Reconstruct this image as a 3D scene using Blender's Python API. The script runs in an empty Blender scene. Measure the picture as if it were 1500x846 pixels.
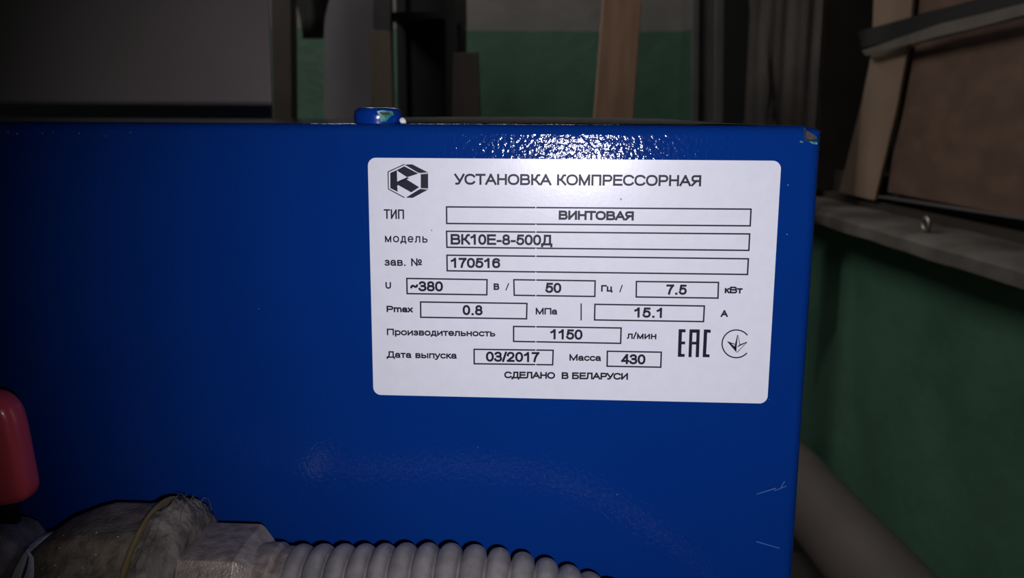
import bpy, bmesh, math, random
from mathutils import Vector, Matrix, noise
random.seed(3)
PI = math.pi
S = bpy.context.scene
COL = S.collection

# ------------------------------------------------------------------ camera
Z0 = 1.2                                   # height of the label's centre above the floor
F = 1350.0                                 # focal length in pixels of the 1500 px wide frame
R = ((0.99819787, -0.00458336, 0.0598332), (0.01556851, 0.98271838, -0.18445109), (-0.05795378, 0.1850502, 0.98101875))
CAM = Vector((-0.00125004, -0.27102524, Z0 + 0.04872289))
def lab2w(v): return Vector((v[0], v[2], -v[1]))      # (right, down, into panel) -> Blender axes
RX, RD, RF = (lab2w(r) for r in R)                    # camera right, down, forward
cd = bpy.data.cameras.new('camera'); cam = bpy.data.objects.new('camera', cd); COL.objects.link(cam)
M = Matrix((RX, -RD, -RF)).transposed().to_4x4(); M.translation = CAM
cam.matrix_world = M
cd.sensor_width = 36; cd.lens = 36 * F / 1500
cd.clip_start = 0.01; cd.clip_end = 60
cd.dof.use_dof = True; cd.dof.focus_distance = 0.276; cd.dof.aperture_fstop = cd.lens / 1.3
S.camera = cam

# ------------------------------------------------------------------ world, lamps, exposure
S.view_settings.view_transform = 'Standard'; S.view_settings.look = 'None'
S.view_settings.gamma = 1; S.view_settings.use_curve_mapping = False
S.view_settings.exposure = 0.0
S.cycles.caustics_reflective = False; S.cycles.caustics_refractive = False
w = bpy.data.worlds.new('world'); S.world = w; w.use_nodes = True
w.node_tree.nodes['Background'].inputs[0].default_value = (0.5, 0.5, 0.55, 1)
w.node_tree.nodes['Background'].inputs[1].default_value = 0.02
def lamp(name, kind, loc, energy, color=(1, 1, 1), aim=None, **kw):
    d = bpy.data.lights.new(name, kind); o = bpy.data.objects.new(name, d); COL.objects.link(o)
    o.location = loc; d.energy = energy; d.color = color
    for k, v in kw.items(): setattr(d, k, v)
    if aim is not None: o.rotation_euler = (Vector(aim) - Vector(loc)).to_track_quat('-Z', 'Y').to_euler()
    return o
FL = Vector((0.0045, -0.272, Z0 + 0.0395))
FLASH = lamp('phone_flash', 'SPOT', FL, 2.5, (0.97, 0.955, 1.10), aim=FL + RF + RX * 0.10 - RD * 0.03,
             shadow_soft_size=0.0017, spot_size=math.radians(80), spot_blend=1.0)
LAMPS = ((-1.25, 1.75, 30.0), (-.45, 3.5, 9.0))      # x, y, watts
for x, y, e in LAMPS:
    lamp('ceiling_lamp_light', 'AREA', (x, y, 2.78), e, (1.0, 0.95, 0.90), aim=(x, y, 0), shape='RECTANGLE', size=1.2, size_y=0.2)

# ------------------------------------------------------------------ rays
def ray(px, py): return (RX * ((px - 750) / F) + RD * ((py - 423) / F) + RF)
def at(px, py, y):                          # point where the sight line meets the plane at depth y
    d = ray(px, py); return CAM + d * ((y - CAM.y) / d.y)
WA = math.radians(5.6)                      # the room is turned a little against the machine
U = Vector((-math.sin(WA), math.cos(WA), 0)); N = Vector((-math.cos(WA), -math.sin(WA), 0))
W0 = Vector((CAM.x + 0.9, CAM.y + 1.8, 0))  # a point of the right wall
W0 = W0 - U * W0.dot(U)
def W(a, b, z): return W0 + U * a + N * b + Vector((0, 0, z))   # along the wall, out from the wall, height
def atw(px, py, b):                         # sight line meets the plane b in front of the right wall
    d = ray(px, py); p = CAM + d * (((W0 + N * b) - CAM).dot(N) / d.dot(N))
    q = p - W0; return q.dot(U), p.z
def ata(px, py, a):                         # sight line meets the cross plane a
    d = ray(px, py); p = CAM + d * ((W0 + U * a - CAM).dot(U) / d.dot(U))
    q = p - W0; return q.dot(N), p.z

# ------------------------------------------------------------------ materials
def mat(name, col, rough=0.6, metal=0.0, var=0.0, vscale=8.0, col2=None, bump=0.0, bscale=50.0, spec=0.5, coat=0.0, croughn=0.1, thr=None, detail=5.0, bdist=0.001, stretch=None):
    m = bpy.data.materials.new(name); m.use_nodes = True
    nt = m.node_tree; P = nt.nodes['Principled BSDF']; L = nt.links
    P.inputs['Base Color'].default_value = (*col, 1); P.inputs['Roughness'].default_value = rough
    P.inputs['Metallic'].default_value = metal; P.inputs['Specular IOR Level'].default_value = spec
    P.inputs['Coat Weight'].default_value = coat; P.inputs['Coat Roughness'].default_value = croughn
    tc = nt.nodes.new('ShaderNodeTexCoord'); vec = tc.outputs['Object']
    if stretch:
        mp = nt.nodes.new('ShaderNodeMapping'); mp.inputs['Scale'].default_value = stretch
        L.new(vec, mp.inputs[0]); vec = mp.outputs[0]
    if col2 is not None:
        n = nt.nodes.new('ShaderNodeTexNoise'); n.inputs['Scale'].default_value = vscale; n.inputs['Detail'].default_value = detail
        L.new(vec, n.inputs['Vector'])
        r = nt.nodes.new('ShaderNodeValToRGB'); a, b = thr or (0.35, 0.65)
        r.color_ramp.elements[0].position = a; r.color_ramp.elements[1].position = b
        r.color_ramp.elements[0].color = (*col, 1); r.color_ramp.elements[1].color = (*col2, 1)
        L.new(n.outputs['Fac'], r.inputs[0]); L.new(r.outputs[0], P.inputs['Base Color'])
    if bump:
        n = nt.nodes.new('ShaderNodeTexNoise'); n.inputs['Scale'].default_value = bscale; n.inputs['Detail'].default_value = 2.0
        L.new(vec, n.inputs['Vector'])
        b = nt.nodes.new('ShaderNodeBump'); b.inputs['Strength'].default_value = bump; b.inputs['Distance'].default_value = bdist
        L.new(n.outputs['Fac'], b.inputs['Height']); L.new(b.outputs[0], P.inputs['Normal'])
    return m
PAINT = mat('blue_textured_paint', (0.0018, 0.0285, 0.182), rough=0.07, col2=(0.0022, 0.032, 0.20), vscale=14, bump=0.6, bscale=700, bdist=0.00025, spec=0.3)
SMOOTHP = mat('blue_smooth_paint', (0.0014, 0.032, 0.25), rough=0.2, bump=0.25, bscale=300, bdist=0.0005)
LABELM = mat('label_vinyl', (0.76, 0.76, 0.79), rough=0.24, col2=(0.79, 0.79, 0.82), vscale=260, spec=0.35, bump=0.035, bscale=900, bdist=0.0003)
INK = mat('label_ink', (0.012, 0.011, 0.024), rough=0.4, spec=0.15)
GAPM = mat('unprinted_line', (0.80, 0.80, 0.84), rough=0.4)
DUST = mat('dusty_top', (0.12, 0.12, 0.12), rough=0.95, col2=(0.34, 0.33, 0.32), vscale=420, thr=(0.45, 0.75), bump=0.6, bscale=900, spec=0.1)
BARE = mat('bare_brown_metal', (0.022, 0.018, 0.015), rough=0.7, col2=(0.06, 0.05, 0.04), vscale=900)
PRIMER = mat('green_primer', (0.015, 0.13, 0.10), rough=0.4, col2=(0.06, 0.34, 0.30), vscale=1200)
SCR = mat('pale_scratch', (0.05, 0.13, 0.33), rough=0.6)
FLECK = mat('pale_fleck', (0.18, 0.24, 0.36), rough=0.7)
RED = mat('red_vinyl', (0.80, 0.085, 0.105), rough=0.3, col2=(0.82, 0.09, 0.115), vscale=60, coat=0.3, bump=0.15, bscale=220)
STEEL = mat('dull_grey_metal', (0.20, 0.165, 0.132), rough=0.42, metal=0.3, col2=(0.36, 0.30, 0.25), vscale=320, bump=0.5, bscale=1500, bdist=0.0005)
STEELD = mat('dark_worn_metal', (0.17, 0.138, 0.098), rough=0.45, metal=0.15, col2=(0.34, 0.285, 0.215), vscale=260, bump=0.6, bscale=900, bdist=0.0006)
DARKM = mat('blackened_steel', (0.008, 0.008, 0.009), rough=0.6, metal=0.3)
HOSEM = mat('grey_hose_steel', (0.20, 0.183, 0.172), rough=0.5, metal=0.35, col2=(0.28, 0.258, 0.245), vscale=200, bump=0.15, bscale=900, bdist=0.0004)
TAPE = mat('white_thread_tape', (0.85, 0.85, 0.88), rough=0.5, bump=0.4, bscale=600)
FLAX = mat('grey_sealing_fibre', (0.09, 0.077, 0.06), rough=0.9, col2=(0.24, 0.21, 0.17), vscale=160, bump=0.8, bscale=260, bdist=0.002)
BRASSR = mat('yellow_ring', (0.30, 0.22, 0.085), rough=0.45, metal=0.4, col2=(0.22, 0.17, 0.08), vscale=200)
WALLM_ = dict(rough=0.55)
CEILM = mat('grey_ceiling', (0.28, 0.27, 0.26), rough=0.9)
FLOORM = mat('dark_concrete', (0.016, 0.015, 0.015), rough=0.85, col2=(0.028, 0.027, 0.026), vscale=3, bump=0.3, bscale=40)
GREYP = mat('grey_sheet_steel', (0.80, 0.68, 0.61), rough=0.65, col2=(0.56, 0.47, 0.42), vscale=3.2, thr=(0.36, 0.66), detail=2.0)
PURPLE = mat('grey_violet_paint', (0.085, 0.080, 0.095), rough=0.7, col2=(0.10, 0.095, 0.11), vscale=4)
BROWNB = mat('dark_brown_wood', (0.035, 0.024, 0.016), rough=0.75, col2=(0.05, 0.034, 0.022), vscale=6, stretch=(8, 8, 1))
DIMB = mat('dim_brown_wood', (0.022, 0.016, 0.015), rough=0.8, col2=(0.03, 0.022, 0.02), vscale=6, stretch=(8, 8, 1))
PLANK = mat('pale_plank', (0.26, 0.155, 0.10), rough=0.7, col2=(0.34, 0.21, 0.14), vscale=5, stretch=(9, 9, 1), bump=0.3, bscale=20)
BLACK = mat('black_paint', (0.007, 0.007, 0.008), rough=0.75)
DARKBR = mat('dark_frame_wood', (0.022, 0.017, 0.014), rough=0.7, col2=(0.034, 0.027, 0.022), vscale=8)
RAILM = mat('worn_rail_wood', (0.10, 0.086, 0.074), rough=0.6, col2=(0.14, 0.122, 0.105), vscale=9)
GREYW = mat('grey_painted_steel', (0.085, 0.083, 0.085), rough=0.5, col2=(0.11, 0.105, 0.105), vscale=5)
CURT = mat('grey_cloth', (0.15, 0.14, 0.135), rough=0.85, col2=(0.20, 0.185, 0.175), vscale=7)
HARDB = mat('brown_hardboard', (0.105, 0.064, 0.046), rough=0.6, col2=(0.145, 0.09, 0.065), vscale=9, stretch=(1, 1, 2), bump=0.15, bscale=60)
CARD = mat('tan_cardboard', (0.24, 0.165, 0.115), rough=0.8, col2=(0.20, 0.14, 0.10), vscale=6)
SILLM = mat('dirty_grey_sill', (0.12, 0.108, 0.10), rough=0.7, col2=(0.05, 0.044, 0.04), vscale=7, bump=0.4, bscale=50, bdist=0.004)
PIPEM = mat('grey_brown_pipe', (0.070, 0.058, 0.055), rough=0.7, col2=(0.09, 0.075, 0.07), vscale=4)
RINGM = mat('worn_steel_ring', (0.30, 0.29, 0.27), rough=0.35, metal=0.8)
LAMPM = mat('lamp_diffuser', (0.8, 0.8, 0.8)); _p = LAMPM.node_tree.nodes['Principled BSDF']
_p.inputs['Emission Color'].default_value = (1, 0.93, 0.86, 1); _p.inputs['Emission Strength'].default_value = 1.0
LAMPW = mat('lamp_housing', (0.5, 0.5, 0.5))

def dado_material():
    """wall paint: green up to a height, dirty white above it"""
    m = mat('green_and_white_wall_paint', (0.026, 0.105, 0.066), rough=0.5)
    nt = m.node_tree; L = nt.links; P = nt.nodes['Principled BSDF']
    g = nt.nodes.new('ShaderNodeNewGeometry'); sp = nt.nodes.new('ShaderNodeSeparateXYZ'); L.new(g.outputs['Position'], sp.inputs[0])
    n0 = nt.nodes.new('ShaderNodeTexNoise'); n0.inputs['Scale'].default_value = 3.0; L.new(g.outputs['Position'], n0.inputs['Vector'])
    n1 = nt.nodes.new('ShaderNodeTexNoise'); n1.inputs['Scale'].default_value = 2.6; n1.inputs['Detail'].default_value = 6; L.new(g.outputs['Position'], n1.inputs['Vector'])
    def ramp(src, stops):
        r = nt.nodes.new('ShaderNodeValToRGB'); L.new(src, r.inputs[0]); e = r.color_ramp.elements
        e[0].position, e[0].color = stops[0][0], (*stops[0][1], 1); e[1].position, e[1].color = stops[-1][0], (*stops[-1][1], 1)
        for p, c in stops[1:-1]: x = e.new(p); x.color = (*c, 1)
        return r.outputs[0]
    green = ramp(n1.outputs['Fac'], [(0.33, (0.042, 0.104, 0.070)), (0.5, (0.054, 0.132, 0.090)), (0.68, (0.064, 0.150, 0.104))])
    white = ramp(n1.outputs['Fac'], [(0.35, (0.15, 0.145, 0.138)), (0.65, (0.21, 0.20, 0.19))])
    ma = nt.nodes.new('ShaderNodeMath'); ma.operation = 'MULTIPLY_ADD'; L.new(n0.outputs['Fac'], ma.inputs[0]); ma.inputs[1].default_value = 0.02; L.new(sp.outputs[2], ma.inputs[2])
    gt = nt.nodes.new('ShaderNodeMath'); gt.operation = 'GREATER_THAN'; L.new(ma.outputs[0], gt.inputs[0]); gt.inputs[1].default_value = DADO
    mx = nt.nodes.new('ShaderNodeMix'); mx.data_type = 'RGBA'; L.new(gt.outputs[0], mx.inputs[0]); L.new(green, mx.inputs[6]); L.new(white, mx.inputs[7])
    L.new(mx.outputs[2], P.inputs['Base Color'])
    # chips and blisters in the old paint
    n2 = nt.nodes.new('ShaderNodeTexNoise'); n2.inputs['Scale'].default_value = 14; n2.inputs['Detail'].default_value = 8; L.new(g.outputs['Position'], n2.inputs['Vector'])
    b = nt.nodes.new('ShaderNodeBump'); b.inputs['Strength'].default_value = 0.5; b.inputs['Distance'].default_value = 0.01
    L.new(n2.outputs['Fac'], b.inputs['Height']); L.new(b.outputs[0], P.inputs['Normal'])
    return m

# ------------------------------------------------------------------ builders
def link(name, bm, m, parent=None, smooth=False, autos=None):
    bmesh.ops.recalc_face_normals(bm, faces=bm.faces)
    me = bpy.data.meshes.new(name); bm.to_mesh(me); bm.free()
    me.materials.append(m)
    if smooth:
        for p in me.polygons: p.use_smooth = True
        if autos: me.set_sharp_from_angle(angle=math.radians(autos))
    o = bpy.data.objects.new(name, me); COL.objects.link(o)
    if parent: o.parent = parent; o.matrix_parent_inverse = Matrix.Translation(parent.location).inverted()
    return o
def tag(o, label=None, cat=None, group=None, kind=None):
    if label: o['label'] = label
    if cat: o['category'] = cat
    if group: o['group'] = group
    if kind: o['kind'] = kind
    return o
def thing(name, label, cat, loc=(0, 0, 0), group=None):
    o = bpy.data.objects.new(name, None); COL.objects.link(o); o.location = loc; o.empty_display_size = 0.05
    return tag(o, label, cat, group)
def hexa(bm, pts):                          # 8 points: bottom ring of 4, top ring of 4
    v = [bm.verts.new(p) for p in pts]
    for f in ((3, 2, 1, 0), (4, 5, 6, 7), (0, 1, 5, 4), (1, 2, 6, 5), (2, 3, 7, 6), (3, 0, 4, 7)): bm.faces.new([v[i] for i in f])
def bevel(bm, r, seg=2):
    bmesh.ops.bevel(bm, geom=list(bm.edges), offset=r, segments=seg, profile=0.5, affect='EDGES')
def box(x0, x1, y0, y1, z0, z1, bev=0.0, seg=2):
    bm = bmesh.new(); hexa(bm, [(x0, y0, z0), (x1, y0, z0), (x1, y1, z0), (x0, y1, z0), (x0, y0, z1), (x1, y0, z1), (x1, y1, z1), (x0, y1, z1)])
    if bev: bevel(bm, bev, seg)
    return bm
def wbox(a0, a1, b0, b1, z0, z1, bev=0.0):  # a box in the room's own axes
    bm = bmesh.new(); hexa(bm, [W(a0, b0, z0), W(a1, b0, z0), W(a1, b1, z0), W(a0, b1, z0), W(a0, b0, z1), W(a1, b0, z1), W(a1, b1, z1), W(a0, b1, z1)])
    if bev: bevel(bm, bev)
    return bm
def prism(front, dv, bev=0.0):              # polygon (points) pushed along a vector
    bm = bmesh.new(); n = len(front)
    a = [bm.verts.new(p) for p in front]; b = [bm.verts.new(Vector(p) + dv) for p in front]
    bm.faces.new(a); bm.faces.new(b[::-1])
    for i in range(n): bm.faces.new((a[i], a[(i + 1) % n], b[(i + 1) % n], b[i]))
    if bev: bevel(bm, bev)
    return bm
def tube(path, rad, seg=32, rfun=None, cap=True, bm=None, phase=0.0, flat=None):
    """surface swept along points; rad a number or a list"""
    bm = bm or bmesh.new(); n = len(path); P = [Vector(p) for p in path]; rings = []
    up = Vector((0, 0, 1))
    t0 = (P[1] - P[0]).normalized()
    if abs(t0.dot(up)) > 0.95: up = Vector((0, 1, 0))
    nrm = (up - t0 * up.dot(t0)).normalized()
    for i in range(n):
        t = (P[min(i + 1, n - 1)] - P[max(i - 1, 0)]).normalized()
        nrm = (nrm - t * nrm.dot(t)).normalized(); bi = t.cross(nrm)
        r = rad[i] if isinstance(rad, (list, tuple)) else rad
        ring = []
        for k in range(seg):
            th = 2 * PI * k / seg + phase
            rr = rfun(i, th, r) if rfun else r
            ring.append(bm.verts.new(P[i] + (nrm * math.cos(th) + bi * math.sin(th)) * rr))
        rings.append(ring)
    for i in range(n - 1):
        for k in range(seg):
            bm.faces.new((rings[i][k], rings[i][(k + 1) % seg], rings[i + 1][(k + 1) % seg], rings[i + 1][k]))
    if cap: bm.faces.new(rings[0][::-1]); bm.faces.new(rings[-1])
    return bm

# ------------------------------------------------------------------ the room
CA = W0  # shorthand
def to_ab(p): q = Vector(p) - W0; return q.dot(U), q.dot(N)
A_BACK = to_ab(at(990, 100, CAM.y + 5.0))[0]
DADO = ata(870, 46, A_BACK)[1] + 0.01
WALLP = dado_material()
A_FRONT, B_LEFT, HC = -2.2, 4.2, 2.85
tag(link('floor', wbox(A_FRONT - .1, A_BACK + .1, -.3, B_LEFT + .1, -.1, 0), FLOORM), kind='structure')
tag(link('ceiling', wbox(A_FRONT - .1, A_BACK + .1, -.3, B_LEFT + .1, HC, HC + .1), CEILM), kind='structure')
tag(link('wall_back', wbox(A_BACK, A_BACK + .12, -.3, B_LEFT + .1, 0, HC), WALLP), kind='structure')
tag(link('wall_left', wbox(A_FRONT, A_BACK, B_LEFT, B_LEFT + .1, 0, HC), WALLP), kind='structure')
tag(link('wall_front', wbox(A_FRONT - .1, A_FRONT, -.3, B_LEFT, 0, HC), WALLP), kind='structure')
# window opening of the right wall, read off the photograph
a_far, _ = atw(1176, 250, 0.0)
a_near = atw(1500, 250, 0.0)[0] - 0.75
SILLB = 0.11
z_sill_out = 0.5 * (atw(1500, 392, SILLB)[1] + atw(1240, 322, SILLB)[1])
z_open0 = z_sill_out - 0.005
z_open1 = 2.25
print('window', a_far, a_near, 'sill z', z_sill_out, atw(1500, 392, SILLB)[1], atw(1240, 322, SILLB)[1], 'dado', DADO, 'Aback', A_BACK)
bm = bmesh.new()
for (a0, a1, z0, z1) in ((A_FRONT, A_BACK, 0, z_open0), (A_FRONT, A_BACK, z_open1, HC), (A_FRONT, a_near, z_open0, z_open1), (a_far, A_BACK, z_open0, z_open1)):
    hexa(bm, [W(a0, 0, z0), W(a1, 0, z0), W(a1, -.3, z0), W(a0, -.3, z0), W(a0, 0, z1), W(a1, 0, z1), W(a1, -.3, z1), W(a0, -.3, z1)])
tag(link('wall_right', bm, WALLP), kind='structure')
# sill: a thick worn slab, slightly wavy along its edge
bm = bmesh.new(); n = 40; rows = []
for i in range(n + 1):
    a = a_near + (a_far + 0.35 - a_near) * i / n
    j = noise.noise(Vector((a * 5, 0, 0))) * 0.004
    rows.append([bm.verts.new(W(a, b, z)) for b, z in ((-.29, z_open0 + .012), (0.0, z_sill_out + .007), (SILLB - .012 + j, z_sill_out + .001 + j * .5), (SILLB + j, z_sill_out - .008), (SILLB + j, z_sill_out - .035 + j), (SILLB - .01 + j, z_sill_out - .042), (0.001, z_sill_out - .042), (0.001, z_open0), (-.29, z_open0))])
for i in range(n):
    for k in range(9): bm.faces.new((rows[i][k], rows[i][(k + 1) % 9], rows[i + 1][(k + 1) % 9], rows[i + 1][k]))
bm.faces.new(rows[0]); bm.faces.new(rows[-1])
for v in bm.verts: v.co.z += noise.noise(v.co * 9) * 0.003
# only the part over the opening reaches into the wall: trim the rest to the face
for i, r in enumerate(rows):
    a = a_near + (a_far + 0.35 - a_near) * i / n
    if a > a_far - 0.001 or i == 0:
        for k in (0, 8): r[k].co += N * 0.2905
win = bpy.data.objects.new('window_1', None); COL.objects.link(win); win.location = W(a_near, 0, z_open0); tag(win, 'blocked window with brown boards over its panes', None, kind='structure')
tag(link('trim_1', bm, SILLM, smooth=True, autos=50), 'worn grey window sill', kind='structure')
# window frame and the sheets that cover it (board plane bb behind the wall face)
bb = -0.05
def wpoly(pxs, b): return [W(*(lambda q: (q[0], b, q[1]))(atw(x, y, b))) for x, y in pxs]
FB = -.13
link('window_frame', wbox(a_far - .07, a_far, -.25, -.003, z_open0 + .035, z_open1), DARKBR, win)
link('window_frame', wbox(a_near, a_near + .07, -.25, FB + .05, z_open0 + .035, z_open1), DARKBR, win)
link('window_frame', wbox(a_near + .07, a_far - .07, -.25, FB + .05, z_open1 - .07, z_open1), DARKBR, win)
link('window_frame', wbox(a_near + .07, a_far - .07, -.25, FB + .05, z_open0 + .035, z_open0 + .1), DARKBR, win)
link('window_frame', wbox(a_near + .07, a_far - .07, -.08, -.045, z_open0 + .013, z_open0 + .034), DARKBR, win)  # dark bar added at the sill's back in place of the recess shadow
link('backing_panel', wbox(a_near, a_far, -.29, -.26, z_open0, z_open1), BLACK, win)
# brown hardboard sheets
o = link('board', prism(wpoly([(1332, 66), (1420, 44), (1560, 6), (1560, 330), (1500, 318), (1300, 281)], bb), -N * .006), HARDB, win)
tag(o, 'large brown hardboard sheet')
o = link('board', prism(wpoly([(1338, -60), (1560, -110), (1560, -34), (1334, 24)], bb), -N * .006), HARDB, win)
tag(o, 'upper brown hardboard sheet')
# leaning tan strips
o = link('strip', prism(wpoly([(1277, 76), (1331, 62), (1313, 160), (1281, 293), (1255, 287), (1229, 280), (1262, 150)], bb + .02), -N * .008), CARD, win)
tag(o, 'tan cardboard strip leaning below the rail')
o = link('strip', prism(wpoly([(1282, -60), (1342, -75), (1334, 28), (1278, 44)], bb + .02), -N * .008), CARD, win)
tag(o, 'short tan cardboard piece above the rail')
# rail
o = link('rail', prism(wpoly([(1262, 74), (1380, 34), (1440, 20), (1600, -20), (1600, -4), (1440, 38), (1380, 52), (1268, 82)], bb + .05), -N * .008, bev=.001), RAILM, win)
tag(o, 'grey rail crossing the boards')
o = link('rail', prism(wpoly([(1257, 46), (1440, -4), (1600, -48), (1600, -22), (1440, 22), (1262, 70)], bb + .03), -N * .02), BLACK, win)
tag(o, 'dark rail above the grey one')
o = link('rail', prism(wpoly([(1284, 286), (1500, 318), (1600, 334), (1600, 340), (1500, 322), (1284, 289)], bb + .015), -N * .03), GREYW, win)
tag(o, 'thin edge strip under the large board')
# round steel ring on the sill
c = atw(1356, 338, SILLB * 0.45); z = z_sill_out + .018
bm = bmesh.new()
pth = [W(c[0] + .014 * math.cos(t), SILLB * .45, z + .004 + .014 * math.sin(t)) for t in [2 * PI * i / 24 for i in range(25)]]
tube(pth, .0055, 10, bm=bm)
tag(link('steel_ring', bm, RINGM, smooth=True), 'small worn steel ring standing on the grey window sill', 'ring')

# thick pipe along the foot of the right wall
hp = (W0 - CAM).dot(-N)                    # distance from the camera to the wall
h_ = 0.93; r_ = 0.100; bp = hp - h_; zp = CAM.z - h_ * math.tan(math.radians(48.5))
print('pipe', bp, zp, 'wall dist', hp)
pipe = thing('heating_pipe', 'thick grey brown pipe running low along the green wall at right', 'pipe', W(-1.0, bp, 0))
link('pipe_barrel', tube([W(-2.0 + i * .2, bp, zp) for i in range(24)], r_, 40), PIPEM, pipe, smooth=True, autos=50)
for a in (-1.5, 0.2, 2.2):
    link('saddle', wbox(a, a + .06, bp - .09, bp + .09, 0, zp - r_ + .02), GREYW, pipe)

# ------------------------------------------------------------------ things behind the machine
def stave(tl, tr, bl, br, y, th, m, name, parent=None, ztop=None, bev=.002, zbot=0.0):
    """upright board: corners sighted at its top and at the row where the machine hides it, carried on to the floor"""
    Y = CAM.y + y
    q = [at(*tl, Y), at(*tr, Y), at(*br, Y), at(*bl, Y)]
    def ext(p, s, z): k = (z - s.z) / (p.z - s.z); return s + (p - s) * k
    zt0, zt1 = (ztop, ztop) if ztop else (q[0].z, q[1].z)
    T0, T1 = ext(q[0], q[3], zt0), ext(q[1], q[2], zt1); B0, B1 = ext(q[0], q[3], zbot), ext(q[1], q[2], zbot)
    return link(name, prism([B0, B1, T1, T0], Vector((0, th, 0)), bev=bev), m, parent)
def T(o, label, cat, group=None): return tag(o, label, cat, group)

# the large grey steel sheet standing behind the machine at left
yy = CAM.y + 0.72
gl = thing('steel_screen', 'large dull grey steel sheet filling the upper left corner behind the blue cabinet', 'screen', (-.8, yy, 0))
ea, eb = at(392, -20, yy), at(398, 170, yy)
def eedge(z): k = (z - eb.z) / (ea.z - eb.z); return eb.x + (ea.x - eb.x) * k
link('sheet', prism([Vector((-1.3, yy, .06)), Vector((eedge(.06), yy, .06)), Vector((eedge(1.9), yy, 1.9)), Vector((-1.3, yy, 1.9))], Vector((0, .004, 0)), bev=.0012), GREYP, gl)
for x in (-1.25, -.42): link('foot', box(x, x + .05, yy - .05, yy + .16, 0, .06), BLACK, gl)
for x in (-1.25, -.42): link('stiffener', box(x, x + .04, yy + .004, yy + .02, .06, 1.88), BLACK, gl)

T(stave((396, -30), (426, -30), (400, 178), (428, 178), 2.3, .05, DARKBR, 'wooden_post', ztop=2.6), 'narrow dark brown post beside the grey steel sheet', 'post')
T(stave((476, -20), (548, -20), (474, 178), (545, 178), 3.2, .30, PURPLE, 'metal_locker', ztop=2.05), 'tall narrow grey violet locker left of the dark rack', 'locker')
T(stave((540, 44), (572, 46), (548, 180), (577, 180), 3.0, .03, BROWNB, 'wooden_board'), 'dark brown board standing against the grey violet locker', 'board')
# dark coat-like sack hanging from a hook in front of the green strip
sc = at(452, 0, CAM.y + 2.9); zlow = at(452, 56, CAM.y + 2.9).z
bm = bmesh.new(); path = []; rad = []
for i in range(13):
    t = i / 12; path.append((sc.x - .002 + .015 * t, sc.y, 2.2 + (zlow - 2.2) * t)); rad.append(.018 + .055 * math.sin(PI * min(1, t * 1.05)) ** .6 * (0.6 + .4 * t) if i else .012)
rad[-1] = .028
tube(path, rad, 20, rfun=lambda i, th, r: r * (1 + .18 * math.sin(3 * th + i * .5) + .08 * math.sin(7 * th)), bm=bm)
sack = thing('hanging_sack', 'dark lumpy sack hanging above the green strip of wall', 'sack', (sc.x, sc.y, 2.2))
link('sack_body', bm, BLACK, sack, smooth=True)
link('cord', tube([(sc.x, sc.y, 2.19), (sc.x, sc.y, 2.5), (sc.x, sc.y, HC)], .006, 8), BLACK, sack)
# dark rack with things standing in it
Yr = CAM.y + 3.7
xa, xb = at(560, 100, Yr).x, at(668, 100, Yr).x
rk = thing('steel_rack', 'black open rack standing in the dark behind the machine', 'rack', ((xa + xb) / 2, Yr + .2, 0))
link('back_panel', box(xa, xb, Yr + .36, Yr + .40, 0, 2.3), BLACK, rk)
for x in (xa, xb - .04):
    for y in (Yr, Yr + .32): link('upright', box(x, x + .04, y, y + .04, 0, 2.3), BLACK, rk)
for z in (.3, .85, 1.62, 2.1): link('shelf', box(xa + .02, xb - .02, Yr + .02, Yr + .36, z, z + .025), BLACK, rk)
T(link('canister', tube([(at(612, 120, Yr + .2).x, Yr + .18, z) for z in (.876, .89, 1.17, 1.2, 1.235)], [.05, .055, .055, .045, .025], 24), PURPLE, smooth=True, autos=40), 'dark violet canister on a shelf of the black rack', 'canister')
T(stave((664, 78), (700, 76), (662, 180), (704, 180), 3.3, .03, DIMB, 'wooden_board'), 'dim brown board in the middle, before the green wall', 'board')
# pale plank in front of the green wall
T(stave((884, -12), (941, -12), (869, 182), (927, 182), 2.5, .035, PLANK, 'wooden_plank', ztop=1.72), 'pale leaning wooden plank before the green back wall', 'plank')
# steel door post with raised edges, then a cloth curtain
dp = thing('steel_post', 'grey steel post with raised edges left of the grey curtain', 'post', at(1036, 170, CAM.y + 3.9) * 1.0)
dp.location.z = 0
def wallpx(x0, x1, Yd, th, m, name, parent, zt=2.5):
    return stave((x0, 20), (x1, 20), (x0 - 1, 178), (x1 - 1, 178), Yd, th, m, name, parent, ztop=zt)
wallpx(1016, 1060, 3.92, .03, GREYW, 'web', dp)
wallpx(1015, 1024, 3.88, .04, GREYW, 'edge', dp)
wallpx(1048, 1060, 3.86, .06, GREYW, 'edge', dp)
T(wallpx(1060, 1098, 3.3, .03, BLACK, 'dark_board', None, zt=2.3), 'blackened board between the steel post and the grey curtain', 'board')
# curtain, hanging along the right wall from its rod
cu = thing('curtain', 'grey cloth curtain hanging left of the boarded window', 'curtain')
Yc = CAM.y + 2.7; p0, p1 = at(1094, 100, Yc + .05), at(1205, 100, Yc)
cu.location = (p1.x, p1.y, 0)
bm = bmesh.new(); nx, nz = 70, 26; g = []
for i in range(nx + 1):
    t = i / nx; col = []
    for k in range(nz + 1):
        z = .75 + (2.4 - .75) * k / nz
        b = p0.lerp(p1, t)
        d = .004 * math.sin(t * 16 + .6 * math.sin(z * 2.2)) + .002 * math.sin(t * 37 + z) - .02 * math.exp(-((t - .93) / .035) ** 2)
        crease = .014 * math.exp(-((t - (.18 + (1.45 - z) * .9)) / .03) ** 2) if z < 1.5 else 0
        col.append(bm.verts.new((b.x, b.y + d - crease, z)))
    g.append(col)
for i in range(nx):
    for k in range(nz): bm.faces.new((g[i][k], g[i + 1][k], g[i + 1][k + 1], g[i][k + 1]))
bmesh.ops.solidify(bm, geom=list(bm.faces), thickness=.003)
link('cloth', bm, CURT, cu, smooth=True, autos=60)
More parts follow.
